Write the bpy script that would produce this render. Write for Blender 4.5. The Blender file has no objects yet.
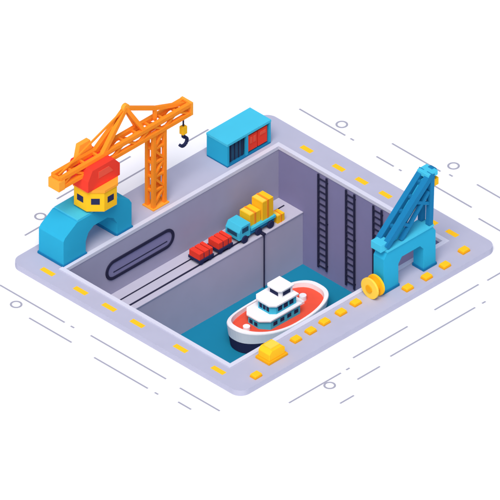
import bpy, bmesh, math
from mathutils import Vector, Matrix
S=bpy.context.scene
def lin(c):
    return c/12.92 if c<=0.04045 else ((c+0.055)/1.055)**2.4
def mat(name,hexc,rough=0.9,var=0.02,scale=0.6,metal=0.0,k=1.0,bump=0.0,spec=0.06):
    h=hexc.lstrip('#'); rgb=[lin(int(h[i:i+2],16)/255)*k for i in (0,2,4)]
    m=bpy.data.materials.new(name); m.use_nodes=True
    nt=m.node_tree; b=nt.nodes['Principled BSDF']
    b.inputs['Roughness'].default_value=rough
    b.inputs['Metallic'].default_value=metal
    b.inputs['Specular IOR Level'].default_value=spec
    tc=nt.nodes.new('ShaderNodeTexCoord'); n=nt.nodes.new('ShaderNodeTexNoise')
    n.inputs['Scale'].default_value=scale; n.inputs['Detail'].default_value=5
    nt.links.new(tc.outputs['Object'],n.inputs['Vector'])
    r=nt.nodes.new('ShaderNodeValToRGB')
    r.color_ramp.elements[0].position=0.3; r.color_ramp.elements[1].position=0.7
    r.color_ramp.elements[0].color=[c*(1-var) for c in rgb]+[1]
    r.color_ramp.elements[1].color=[min(1,c*(1+var)) for c in rgb]+[1]
    nt.links.new(n.outputs['Fac'],r.inputs['Fac']); nt.links.new(r.outputs['Color'],b.inputs['Base Color'])
    if bump>0:
        n2=nt.nodes.new('ShaderNodeTexNoise'); n2.inputs['Scale'].default_value=scale*12
        nt.links.new(tc.outputs['Object'],n2.inputs['Vector'])
        bp=nt.nodes.new('ShaderNodeBump'); bp.inputs['Strength'].default_value=bump; bp.inputs['Distance'].default_value=0.05
        nt.links.new(n2.outputs['Fac'],bp.inputs['Height']); nt.links.new(bp.outputs['Normal'],b.inputs['Normal'])
    return m
M=dict(
 ground=mat('white_ground','#F7F7F9',0.9,0.005),
 plat=mat('platform_concrete','#B3B4C8'),
 kerb=mat('kerb_concrete','#D0D1E0'),
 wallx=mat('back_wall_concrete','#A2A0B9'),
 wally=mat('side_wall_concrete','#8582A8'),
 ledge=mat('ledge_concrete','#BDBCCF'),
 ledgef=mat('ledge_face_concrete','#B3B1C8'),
 water=mat('dock_water','#1B82A6',0.6,0.03,0.25,bump=0.1),
 dark=mat('dark_steel','#2C2C46'),
 line=mat('grey_line_paint','#A3A4B2'),
 teal=mat('teal_paint','#2BA6CC'),
 tealL=mat('light_teal_paint','#46BEDC'),
 tealD=mat('dark_teal_paint','#1B76A6'),
 navy=mat('navy_paint','#2B3154'),
 white=mat('white_paint','#F2F3F7'),
 yel=mat('yellow_paint','#FFC326'),
 yelD=mat('deep_yellow_paint','#F2A81C'),
 yelL=mat('light_yellow_paint','#FFD24E'),
 org=mat('orange_paint','#FF9128'),
 orgL=mat('light_orange_paint','#FFA438'),
 red=mat('red_paint','#EA4030'),
 coral=mat('coral_deck_paint','#E95843'),
 glass=mat('window_glass','#27506E',0.4),
)
class G:
    def __init__(s,name,loc):
        s.e=bpy.data.objects.new(name,None); s.e.location=loc; s.e.empty_display_size=.3
        S.collection.objects.link(s.e); s.loc=Vector(loc)
def mk(name,verts,faces,m,g=None,bev=0.0):
    off=g.loc if g else Vector((0,0,0))
    me=bpy.data.meshes.new(name); me.from_pydata([tuple(Vector(v)-off) for v in verts],[],faces)
    me.materials.append(M[m])
    bm=bmesh.new(); bm.from_mesh(me); bmesh.ops.recalc_face_normals(bm,faces=bm.faces); bm.to_mesh(me); bm.free()
    o=bpy.data.objects.new(name,me); S.collection.objects.link(o)
    if g: o.parent=g.e
    if bev>0:
        b=o.modifiers.new('bevel','BEVEL'); b.width=bev; b.segments=1; b.limit_method='ANGLE'
    return o
def bv(x0,x1,y0,y1,z0,z1):
    return [(x0,y0,z0),(x1,y0,z0),(x1,y1,z0),(x0,y1,z0),(x0,y0,z1),(x1,y0,z1),(x1,y1,z1),(x0,y1,z1)]
BF=[(0,3,2,1),(4,5,6,7),(0,1,5,4),(1,2,6,5),(2,3,7,6),(3,0,4,7)]
def box(n,x0,x1,y0,y1,z0,z1,m,g=None,bev=0.01):
    return mk(n,bv(x0,x1,y0,y1,z0,z1),BF,m,g,bev)
def multi(n,boxes,m,g=None,bev=0.0):
    V=[];F=[]
    for b in boxes:
        k=len(V); V+=bv(*b); F+=[tuple(i+k for i in f) for f in BF]
    return mk(n,V,F,m,g,bev)
def beams(n,segs,w,m,g=None,bev=0.0):
    V=[];F=[]
    for s in segs:
        p,q=Vector(s[0]),Vector(s[1]); ww=(s[2] if len(s)>2 else w)/2
        d=(q-p).normalized(); up=Vector((1,0,0)) if abs(d.x)<0.9 else Vector((0,0,1))
        a=d.cross(up).normalized(); b=d.cross(a).normalized(); k=len(V)
        for c in (p,q):
            for i,j in ((-1,-1),(1,-1),(1,1),(-1,1)): V.append(tuple(c+a*ww*i+b*ww*j))
        F+=[tuple(i+k for i in f) for f in BF]
    return mk(n,V,F,m,g,bev)
def prism_yz(n,pts,x0,x1,m,g=None,bev=0.01):
    N=len(pts); V=[(x0,y,z) for y,z in pts]+[(x1,y,z) for y,z in pts]
    F=[tuple(range(N)),tuple(range(2*N-1,N-1,-1))]+[(i,(i+1)%N,(i+1)%N+N,i+N) for i in range(N)]
    return mk(n,V,F,m,g,bev)
def cyl(n,c,r,h,axis,m,g=None,bev=0.01,N=32,r2=None):
    r2=r if r2 is None else r2
    V=[];c=Vector(c)
    for e,rr in ((-h/2,r),(h/2,r2)):
        for i in range(N):
            t=2*math.pi*(i+.5)/N; u,v=rr*math.cos(t),rr*math.sin(t)
            d={'x':(e,u,v),'y':(u,e,v),'z':(u,v,e)}[axis]; V.append(tuple(c+Vector(d)))
    F=[tuple(range(N)),tuple(range(2*N-1,N-1,-1))]+[(i,(i+1)%N,(i+1)%N+N,i+N) for i in range(N)]
    return mk(n,V,F,m,g,bev)

# ---------------- terrain ----------------
HX0,HX1,HY0,HY1=-8.7,10.3,-12.6,12.0
PX0,PX1,PY0,PY1=-12.8,13.8,-14.9,14.8
WZ=-10.35; GZ=-0.55
def ringquads(xo0,xo1,yo0,yo1,xi0,xi1,yi0,yi1,z):
    V=[(xo0,yo0,z),(xo1,yo0,z),(xo1,yo1,z),(xo0,yo1,z),(xi0,yi0,z),(xi1,yi0,z),(xi1,yi1,z),(xi0,yi1,z)]
    return V,[(0,1,5,4),(1,2,6,5),(2,3,7,6),(3,0,4,7)]
V,F=ringquads(-600,600,-600,600,-11.5,12.5,-13.8,13.5,GZ)
o=mk('ground',V,F,'ground')
R=1.0; pts=[]
for cx,cy,a0 in ((PX1-R,PY1-R,0),(PX0+R,PY1-R,90),(PX0+R,PY0+R,180),(PX1-R,PY0+R,270)):
    for i in range(13):
        t=math.radians(a0+90*i/12); pts.append((cx+R*math.cos(t),cy+R*math.sin(t)))
bm=bmesh.new()
ov=[bm.verts.new((x,y,0)) for x,y in pts]
oe=[bm.edges.new((ov[i],ov[(i+1)%len(ov)])) for i in range(len(ov))]
h=0.25
iv=[bm.verts.new(p) for p in ((HX0-h,HY0-h,0),(HX1+h,HY0-h,0),(HX1+h,HY1+h,0),(HX0-h,HY1+h,0))]
ie=[bm.edges.new((iv[i],iv[(i+1)%4])) for i in range(4)]
bmesh.ops.triangle_fill(bm,edges=oe+ie,use_beauty=True)
bv2=[bm.verts.new((v.co.x,v.co.y,GZ-0.02)) for v in ov]
for i in range(len(ov)):
    j=(i+1)%len(ov); bm.faces.new((ov[i],bv2[i],bv2[j],ov[j]))
bmesh.ops.recalc_face_normals(bm,faces=bm.faces)
me=bpy.data.meshes.new('dock_platform'); bm.to_mesh(me); bm.free()
me.materials.append(M['plat'])
for p in me.polygons:
    if p.normal.z<-0.5: p.flip()
o=bpy.data.objects.new('dock_platform',me); S.collection.objects.link(o)
pit=G('dock_pit_wall',(HX0,0,-5))
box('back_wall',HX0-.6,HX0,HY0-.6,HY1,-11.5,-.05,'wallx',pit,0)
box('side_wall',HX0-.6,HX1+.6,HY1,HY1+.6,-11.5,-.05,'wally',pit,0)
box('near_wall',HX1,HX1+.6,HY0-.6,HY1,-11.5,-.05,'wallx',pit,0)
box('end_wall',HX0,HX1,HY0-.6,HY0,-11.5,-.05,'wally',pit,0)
k=.38
multi('kerb',[(HX0-k,HX0+.04,HY0-k,HY1+k,-.25,.08),(HX1-.04,HX1+k,HY0-k,HY1+k,-.25,.08),
  (HX0+.04,HX1-.04,HY0-k,HY0+.04,-.25,.08),(HX0+.04,HX1-.04,HY1-.04,HY1+k,-.25,.08)],'kerb',pit)
LX=-5.9; LZ=-5.1
q=G('quay_ledge',(LX,0,LZ))
box('ledge_body',HX0+.003,LX,HY0+.003,HY1-.003,-11.4,LZ-.12,'ledgef',q,0)
box('ledge_top',HX0+.003,LX+.06,HY0+.003,HY1-.003,LZ-.12,LZ,'ledge',q,.02)
mk('water',[(LX-.2,HY0-.2,WZ),(HX1+.2,HY0-.2,WZ),(HX1+.2,HY1+.2,WZ),(LX-.2,HY1+.2,WZ)],[(0,1,2,3)],'water')
def stadium(y0,y1,zc,r):
    P=[]
    for i in range(17):
        t=math.radians(-90+180*i/16); P.append((y1-r+r*math.cos(t),zc+r*math.sin(t)))
    for i in range(17):
        t=math.radians(90+180*i/16); P.append((y0+r+r*math.cos(t),zc+r*math.sin(t)))
    return P
sl=G('wall_recess_frame',(HX0,-4,-2.8))
A=stadium(-8.0,-.1,-2.75,.95); B=stadium(-7.74,-.36,-2.75,.69); N=len(A)
xf=HX0+.1
V=[(xf,*p) for p in A]+[(xf,*p) for p in B]+[(HX0-.01,*p) for p in A]+[(HX0-.01,*p) for p in B]
F=[]
for i in range(N):
    j=(i+1)%N; F+=[(i,j,j+N,i+N),(i,i+2*N,j+2*N,j),(i+N,j+N,j+3*N,i+3*N)]
mk('frame_ring',V,F,'dark',sl)
mk('inner_panel',[(HX0+.02,*p) for p in B],[tuple(range(N))],'wally',sl)
mk('inner_shelf',bv(HX0+.02,HX0+.05,-7.1,-.9,-3.05,-2.97),BF,'dark',sl)
multi('railway_track',[(-6.55,-6.42,HY0+.1,6.3,LZ,LZ+.07),(-7.6,-7.52,HY0+.1,11.5,LZ,LZ+.07)],'dark')
for x,zb in ((-3.5,-9.6),(-.3,-9.8),(2.85,-9.9)):
    g=G('wall_ladder',(x,HY1-.1,-5))
    bx=[(x-.55,x-.4,HY1-.2,HY1-.1,zb,-.3),(x+.4,x+.55,HY1-.2,HY1-.1,zb,-.3)]
    z=-.7
    while z>zb+.2:
        bx.append((x-.42,x+.42,HY1-.19,HY1-.12,z-.06,z+.06)); z-=.62
    multi('rails_and_rungs',bx,'dark',g)
    multi('wall_brackets',[(x+s-.05,x+s+.05,HY1-.1,HY1,zz,zz+.1) for s in (-.48,.48) for zz in (-.9,-5,zb+.4)],'dark',g)
g=G('mooring_rope',(LX+.1,7.2,-7)); 
cyl('rope',(LX+.14,7.4,(LZ+WZ)/2+.05),.06,abs(LZ-WZ)+.1,'z','dark',g,0,12)
box('rope_clamp',LX-.35,LX+.2,7.25,7.55,LZ,LZ+.15,'dark',g)
mb=[]
for x in (-9.5,-5.7,-2.4,.85,5.85,10.2): mb.append((x-.7,x+.7,-14.1,-13.6,.0,.006))
for x in (-6.8,-3.1,-.45,2.3,5,7.6,10): mb.append((x-.6,x+.6,13.1,13.6,.0,.006))
multi('pavement_marking',mb,'yel')

lines_x=[] ; lines_y=[]
def LXs(y,x0,x1): lines_x.append((y,x0,x1))
def LYs(x,y0,y1): lines_y.append((x,y0,y1))
LXs(17.5,-11.8,-6.5);LXs(17.5,-5.9,-5.5);LXs(19.4,-3,2.6);LXs(17.2,-2.6,-.6);LXs(17.2,0,.3);LXs(17.6,3.2,8);LXs(19.6,3.4,3.8);LXs(16.9,9.5,12.5);LXs(20.2,6,9.4)
LYs(17,-12.5,-6.5);LYs(17,-5.9,-5.5);LYs(16.2,-4.3,2);LYs(18.6,-6.2,-3.6);LYs(16.1,5.2,10.3);LYs(18.2,-2,7.8);LYs(18.2,8.6,9.0);LYs(20,-9.6,-8);LYs(16.2,11.2,13.4)
LXs(-17.4,-11.5,-4);LXs(-17.4,-3.3,-2.9);LXs(-17.2,-1.2,7.5);LXs(-19,-6.5,-1.6);LXs(-19.2,1.2,7.4);LXs(-19.2,8.2,8.6);LXs(-17.3,9.2,13.8);LXs(-18.8,10.5,12)
LYs(-15,-11,-5.5);LYs(-15.3,-4.4,-4);LYs(-16.8,-5.5,-1.2);LYs(-14.8,-2,4.8);LYs(-16.8,0.5,3.0);LYs(-15,7.5,10.2)
w=.08;z0=GZ;z1=GZ+.012
multi('ground_marking',[(x0,x1,y-w,y+w,z0,z1) for y,x0,x1 in lines_x]+[(x-w,x+w,y0,y1,z0,z1) for x,y0,y1 in lines_y],'line')
def ring(cx,cy,r):
    N=40;V=[];F=[]
    for z in (GZ,GZ+.014):
        for rr in (r,r-.17):
            for i in range(N):
                t=2*math.pi*i/N; V.append((cx+rr*math.cos(t),cy+rr*math.sin(t),z))
    for i in range(N):
        j=(i+1)%N
        F+=[(2*N+i,2*N+j,3*N+j,3*N+i),(i,j,2*N+j,2*N+i),(N+i,3*N+i,3*N+j,N+j)]
    mk('ground_ring_marking',V,F,'line')
for cx,cy in ((-7.8,18.4),(2.8,20.7),(17.6,-8.4),(-8.6,-18.4),(-16,-8.2)): ring(cx,cy,.52)

# ---------------- storage shed ----------------
g=G('storage_shed',(-10.7,9.4,0))
x0,x1,y0,y1=-11.9,-9.5,6.9,11.9
box('floor',x0,x1,y0,y1,0,.15,'tealD',g)
box('back',x0,x0+.15,y0,y1,.15,2.1,'teal',g,0)
box('left_wall',x0+.15,x1,y0,y0+.2,.15,2.1,'teal',g,0)
box('right_wall',x0+.15,x1,y1-.2,y1,.15,2.1,'teal',g,0)
box('roof',x0-.03,x1+.03,y0-.03,y1+.03,2.1,2.35,'tealL',g,.01)
box('front_pier',x1-.2,x1,9.05,9.3,.15,2.1,'teal',g,0)
box('dark_door',x1-.35,x1-.28,y0+.2,9.05,.15,2.1,'glass',g,0)
multi('door_ribs',[(x1-.28,x1-.22,yy,yy+.06,.2,2.05) for yy in (7.5,7.95,8.4,8.8)],'dark',g)
multi('red_container',[(x1-.6,x1-.12,9.4,10.45,.3,1.85),(x1-.6,x1-.12,10.55,11.6,.3,1.85)],'red',g,.01)
multi('container_window',[(x1-.12,x1-.08,9.6,9.85,1.0,1.6),(x1-.12,x1-.08,10.0,10.25,1.0,1.6),(x1-.12,x1-.08,10.75,11.4,1.3,1.6)],'coral',g)

# ---------------- gantry crane (orange/teal) ----------------
g=G('gantry_crane',(-10.3,-6,0))
X0,X1=-11.9,-9.05
prof=[(-12.5,0),(-12.5,2.5),(-12.3,2.8),(-10.9,3.7),(-6.0,3.7),(-4.9,3.0),(-4.6,2.5),(-4.6,0),(-6.3,0),(-6.3,1.3),(-6.7,2.0),(-7.4,2.4),(-9.0,2.4),(-9.6,2.0),(-9.9,1.3),(-9.9,0)]
prism_yz('portal_base',prof,X0,X1,'teal',g,.02)
box('foot_pad',X0-.08,X1+.08,-12.58,-9.82,0,.22,'tealD',g)
box('foot_pad_b',X0-.08,X1+.08,-6.38,-4.52,0,.22,'tealD',g)
box('deck_plate',X0+.1,X1-.06,-10.8,-6.1,3.7,3.85,'tealL',g)
cx,cy=-9.95,-7.9
cyl('slew_ring',(cx,cy,3.95),1.5,.25,'z','tealD',g)
cyl('machine_house',(cx,cy,5.0),1.9,1.9,'z','yel',g,.01,8)
for i in range(8):
    t=2*math.pi*i/8; c,s=math.cos(t),math.sin(t); rr=1.9*math.cos(math.pi/8)+.015
    P=[]
    for u,z in ((-.36,4.75),(.36,4.75),(.36,5.35),(-.36,5.35)):
        P.append((cx+rr*c-u*s,cy+rr*s+u*c,z))
    mk('window_%d'%i,P,[(0,1,2,3)],'navy',g)
cyl('house_roof',(cx,cy,6.08),2.0,.26,'z','orgL',g,.01,8)
prism_yz('red_cab',[(-9.9,6.21),(-9.9,7.3),(-9.4,8.2),(-6.9,8.2),(-6.2,7.4),(-6.2,6.21)],-11.3,-8.8,'red',g,.02)
prism_yz('cab_glass',[(-8.7,7.1),(-8.7,7.75),(-7.5,7.75),(-7.0,7.1)],-8.8,-8.77,'coral',g,0)
prism_yz('cab_top',[(-9.2,8.2),(-8.9,9.5),(-7.7,9.5),(-7.3,8.2)],-11.2,-10.75,'orgL',g,.01)
def truss(segs,y0,y1,xa,xb,za,zb,n):
    for x in (xa,xb):
        for z in (za,zb): segs.append(((x,y0,z),(x,y1,z),.34))
    for i in range(n+1):
        y=y0+(y1-y0)*i/n
        segs+= [((xa,y,zb),(xb,y,zb))]
        if i<n:
            yn=y0+(y1-y0)*(i+1)/n
            for x in (xa,xb):
                segs.append(((x,y,za),(x,yn,zb)) if i%2==0 else ((x,y,zb),(x,yn,za)))
sg=[];truss(sg,-12.3,2.7,-10.5,-9.65,7.5,8.4,10)
beams('jib_truss',sg,.2,'org',g)
sg=[]
tx0,tx1,ty0,ty1=-10.4,-9.7,-1.45,-.2
for x in (tx0,tx1):
    for y in (ty0,ty1): sg.append(((x,y,0),(x,y,7.5),.3))
n=5
for i in range(n):
    z=.3+i*1.4; zn=z+1.4
    sg.append(((tx1,ty0,z),(tx1,ty1,zn)) if i%2==0 else ((tx1,ty1,z),(tx1,ty0,zn)))
    for x in (tx0,tx1): sg.append(((x,ty0,zn),(x,ty1,zn)))
    for y in (ty0,ty1): sg.append(((tx0,y,zn),(tx1,y,zn)))
beams('lattice_tower',sg,.2,'org',g)
box('tower_foot',tx0-.3,tx1+.3,ty0-.3,ty1+.3,0,.12,'orgL',g)
ap=(-10.1,-4.3,11.3)
sg=[(( -10.5,-7.4,8.4),ap,.38),((-9.65,-7.4,8.4),ap,.38),((-10.5,-2.6,8.4),ap,.34),((-9.65,-2.6,8.4),ap,.34),
 (ap,(-10.1,-.9,9.6),.32),((-10.1,-.9,9.6),(-10.1,2.4,8.4),.3),((-10.1,-.9,9.6),(-10.1,-.9,8.4),.26),
 (ap,(-10.1,-12.0,8.4),.14)]
beams('a_frame',sg,.25,'org',g)
cyl('apex_pulley',(-10.1,-4.3,11.35),.36,.34,'x','orgL',g)
box('jib_tail',-10.7,-9.45,-12.6,-11.9,7.3,8.25,'orgL',g)
box('jib_end_cap',-10.7,-9.45,2.65,2.9,7.35,8.6,'orgL',g)
beams('hoist_cable',[((-10.1,2.4,7.5),(-10.1,2.4,6.1),.1)],.1,'dark',g,0)
box('hook_block',-10.32,-9.88,2.15,2.65,5.4,6.15,'yel',g,.02)
pts=[]
for i in range(13):
    t=math.radians(90-250*i/12); pts.append(Vector((-10.1,2.4+.42*math.cos(t),4.6+.42*math.sin(t))))
pts=[Vector((-10.1,2.4,5.4))]+pts
beams('hook',[(pts[i],pts[i+1],.22) for i in range(len(pts)-1)],.2,'navy',g,0)

# ---------------- jib crane (teal, right) ----------------
g=G('portal_jib_crane',(11.6,6.3,0))
prism_yz('portal_frame',[(3.3,0),(3.3,3.4),(3.7,4.0),(8.9,4.0),(9.3,3.4),(9.3,0),(7.9,0),(7.9,2.2),(7.5,2.7),(5.4,2.7),(5.0,2.2),(5.0,0)],10.95,12.15,'teal',g,.02)
box('portal_top',10.85,12.25,3.6,9.0,4.0,4.22,'tealL',g)
box('foot_a',10.88,12.22,3.23,5.07,0,.25,'tealD',g); box('foot_b',10.88,12.22,7.83,9.37,0,.25,'tealD',g)
sg=[]
for x in (11.1,12.0):
    sg+=[((x,3.6,4.5),(x,8.9,9.2),.52),((x,8.9,9.2),(x,8.7,4.25),.44),((x,5.4,4.3),(x,8.6,7.6),.3),
         ((x,5.4,6.0),(x,6.5,5.2)),((x,7.0,7.3),(x,8.8,6.3))]
for t in (0.05,.25,.45,.65,.85):
    sg.append(((11.1,3.6+5.3*t,4.5+4.7*t),(12.0,3.6+5.3*t,4.5+4.7*t)))
beams('boom_frame',sg,.28,'tealD',g)
prism_yz('boom_plate',[(3.9,4.3),(5.2,4.3),(8.7,7.6),(8.8,8.7),(8.3,8.5)],11.35,11.75,'teal',g,.01)
box('boom_head',10.9,12.2,8.4,9.5,8.9,9.35,'tealL',g,.02)
cyl('head_sheave',(11.55,9.4,9.0),.4,.5,'x','tealD',g)
box('winch',10.95,12.1,3.0,4.1,4.22,4.95,'tealL',g,.02)
beams('hoist_cable',[((11.55,9.75,9.0),(11.55,9.75,8.2),.08)],.08,'dark',g,0)
box('yellow_hook_block',11.3,11.8,9.5,10.0,7.5,8.2,'yel',g,.02)

g=G('cable_drum',(11.7,2.5,.95))
cyl('flange_front',(11.7,2.15,.95),.95,.18,'y','yelL',g); cyl('flange_back',(11.7,2.85,.95),.95,.18,'y','yel',g)
cyl('core',(11.7,2.5,.95),.6,.6,'y','yelD',g); cyl('hub',(11.7,2.02,.95),.35,.1,'y','yelD',g)
def bollard(x,y,s=.33,h=.3):
    g=G('mooring_bollard',(x,y,0))
    box('base',x-s,x+s,y-s*1.25,y+s*1.25,0,h*.5,'yelD',g,.01)
    box('cap',x-s*.92,x+s*.92,y-s*1.15,y+s*1.15,h*.5,h,'yel',g,.02)
for x,y in ((11.7,-6.4),(11.7,-4.7),(11.6,-3),(11.6,-1.1),(11.5,.7),(13.0,5.2),(13.0,7.4),(12.9,9.6),(12.5,12.2),(13,-12.3)): bollard(x,y)
g=G('mooring_block',(12,-9.4,0))
box('base',11.1,12.7,-10.5,-8.3,0,.25,'yelD',g,.02)
prism_yz('block',[(-10.3,.25),(-10.3,.85),(-10.0,1.15),(-8.8,1.15),(-8.5,.85),(-8.5,.25)],11.25,12.55,'yel',g,.03)
box('cap_plate',11.5,12.3,-9.9,-8.9,1.15,1.28,'yelL',g,.01)

# ---------------- truck with crates ----------------
z=LZ+.08
g=G('flatbed_truck',(-7.0,7.2,LZ))
box('chassis',-7.7,-6.2,5.0,9.0,z+.35,z+.7,'tealD',g)
box('bed',-7.8,-6.1,6.3,9.1,z+.7,z+.95,'tealL',g)
prism_yz('cab',[(4.9,z+.35),(4.9,z+1.1),(5.2,z+1.6),(6.2,z+1.6),(6.2,z+.35)],-7.75,-6.15,'tealL',g,.02)
multi('cab_window',[(-6.15,-6.13,5.25,5.95,z+.95,z+1.4)],'glass',g)
box('windscreen',-7.5,-6.4,4.87,4.895,z+.7,z+1.05,'glass',g,0)
for i,(x,y) in enumerate(((-6.15,5.5),(-6.15,7.1),(-6.15,8.5),(-7.75,5.5),(-7.75,7.1),(-7.75,8.5))): cyl('wheel_%d'%i,(x,y,z+.28),.34,.26,'x','navy',g,.02)
def crate(x0,y0,z0,s,hh):
    g=G('yellow_crate',(x0,y0,z0)); box('body',x0,x0+s,y0,y0+s,z0,z0+hh,'yel',g,.01)
    multi('strap',[(x0-.02,x0+s+.02,y0+s*.42,y0+s*.58,z0,z0+hh+.02)],'org',g)
    box('lid',x0+.05,x0+s-.02,y0+.03,y0+s*.38,z0+hh,z0+hh+.05,'yelL',g,0)
crate(-7.6,6.4,z+.95,1.2,1.1);crate(-7.5,7.7,z+.95,1.25,1.8);crate(-6.9,9.3,LZ,.8,.75)
for y in (1.3,3.5):
    X=-6.95
    g=G('rail_cart',(X,y,LZ))
    box('bed',X-.7,X+.7,y-.8,y+.8,z+.25,z+.5,'navy',g)
    for i,dy in enumerate((-.5,.1)):
        box('red_box_%d'%i,X-.6,X+.6,y+dy-.28,y+dy+.22,z+.5,z+1.1,'red',g,.01)
        box('dark_divider_%d'%i,X-.58,X+.58,y+dy+.22,y+dy+.3,z+.5,z+1.0,'navy',g,0)
    box('red_box_2',X-.6,X+.6,y+.42,y+.76,z+.5,z+1.1,'red',g,.01)
    for i,(dx,dy) in enumerate(((-.45,-.5),(-.45,.5),(.55,-.5),(.55,.5))): cyl('wheel_%d'%i,(X+dx,y+dy,z+.2),.22,.15,'x','navy',g)

# ---------------- tugboat ----------------
bx,by,bz=-1.1,4.2,WZ
g=G('tugboat',(bx,by,bz))
L,W=10.2,4.9; N=72
def outl(s,z,sheer):
    P=[]
    for i in range(N):
        t=2*math.pi*i/N; c,sn=math.cos(t),math.sin(t)
        y=math.copysign(abs(c)**(.8 if c>0 else 1.0),c)*L/2
        x=math.copysign(abs(sn)**(.75 if c>0 else .85),sn)*W/2
        u=max(0,-y/(L/2)); v=max(0,y/(L/2))
        P.append((bx+x*s,by+y*s,bz+z+sheer*(u**2*.8+v**2*.15)))
    return P
def loft(n,layers,m,cap=False):
    V=[];F=[]
    for l in layers: V+=l
    for k in range(len(layers)-1):
        for i in range(N):
            j=(i+1)%N; F.append((k*N+i,k*N+j,(k+1)*N+j,(k+1)*N+i))
    if cap: F.append(tuple((len(layers)-1)*N+i for i in range(N)))
    return mk(n,V,F,m,g,0)
loft('hull_lower',[outl(.82,-.6,0),outl(.93,.05,0),outl(.968,.85,.45)],'navy')
loft('hull_upper',[outl(.97,.83,.45),outl(1.0,1.5,1),outl(.99,1.58,1),outl(.91,1.58,1),outl(.9,1.2,.7)],'white')
loft('deck',[outl(.91,1.2,.7),outl(.91,1.201,.7)],'coral',True)
d=bz+1.2
def cab(n,x0,x1,y0,y1,z0,z1,ch,m):
    P=[(x0+ch,y0),(x1-ch,y0),(x1,y0+ch),(x1,y1),(x0,y1),(x0,y0+ch)]
    K=len(P);V=[(x,y,z0) for x,y in P]+[(x,y,z1) for x,y in P]
    mk(n,V,[tuple(range(K)),tuple(range(K,2*K))]+[(i,(i+1)%K,(i+1)%K+K,i+K) for i in range(K)],m,g,.01)
cab('deckhouse',bx-1.3,bx+1.3,by-2.7,by+1.4,d,d+1.0,.7,'tealL')
cab('deckhouse_roof',bx-1.4,bx+1.4,by-2.8,by+1.5,d+1.0,d+1.14,.7,'white')
cab('mid_house',bx-1.05,bx+1.05,by-1.5,by+1.2,d+1.14,d+1.95,.4,'tealL')
cab('mid_roof',bx-1.2,bx+1.2,by-1.65,by+1.35,d+1.95,d+2.1,.45,'white')
cab('wheelhouse',bx-.8,bx+.7,by-.3,by+1.1,d+2.1,d+2.75,.2,'white')
cab('wheelhouse_roof',bx-.9,bx+.8,by-.45,by+1.2,d+2.75,d+2.87,.25,'white')
multi('side_windows',[(bx+1.3,bx+1.32,by-1.7+i*.8,by-1.25+i*.8,d+.4,d+.75) for i in range(4)]+
 [(bx+1.05,bx+1.07,by-.9+i*.65,by-.45+i*.65,d+1.35,d+1.75) for i in range(3)]+[(bx+.7,bx+.72,by+.0,by+.85,d+2.25,d+2.6)],'navy',g)
multi('front_windows',[(bx-.5+i*.4,bx-.2+i*.4,by-1.52,by-1.5,d+1.35,d+1.75) for i in range(3)]+[(bx-.5,bx+.45,by-.32,by-.3,d+2.25,d+2.6)]+
 [(bx-.45,bx-.1,by-2.72,by-2.7,d+.4,d+.75),(bx+.1,bx+.45,by-2.72,by-2.7,d+.4,d+.75)],'navy',g)
cyl('mast',(bx-.3,by+1.9,d+1.0),.12,2.0,'z','white',g,0,12)
cyl('capstan',(bx,by-3.5,d+.4),.3,.5,'z','white',g)
cyl('towing_bitt',(bx,by+3.0,d+.25),.3,.5,'z','white',g)
box('deck_hatch',bx-.5,bx+.5,by+1.9,by+2.7,d,d+.3,'white',g)

# ---------------- camera & light ----------------
cam=bpy.data.cameras.new('camera'); co=bpy.data.objects.new('camera',cam); S.collection.objects.link(co)
cam.type='ORTHO'; cam.ortho_scale=50*math.sqrt(2/3)
dv=Vector((1,-1,1)).normalized(); co.location=dv*120
co.rotation_euler=(-dv).to_track_quat('-Z','Y').to_euler(); cam.clip_end=2000; cam.clip_start=1
S.camera=co
sd=Vector((.36,-.5,1.0)).normalized()
el=math.asin(sd.z); az=math.atan2(sd.x,sd.y)
w=bpy.data.worlds.new('World'); S.world=w; w.use_nodes=True
nt=w.node_tree; bg=nt.nodes['Background']; sk=nt.nodes.new('ShaderNodeTexSky'); sk.sky_type='NISHITA'; sk.sun_disc=False
sk.sun_elevation=el; sk.sun_rotation=az; sk.dust_density=3; sk.ozone_density=.3
nt.links.new(sk.outputs['Color'],bg.inputs['Color']); bg.inputs['Strength'].default_value=.15
sl=bpy.data.lights.new('sun','SUN'); sl.energy=2.0; sl.angle=math.radians(30); sl.color=(1,.95,.88)
so=bpy.data.objects.new('sun',sl); S.collection.objects.link(so); so.rotation_euler=(-sd).to_track_quat('-Z','Y').to_euler()
S.view_settings.view_transform='Standard'; S.view_settings.look='None'; S.view_settings.exposure=0
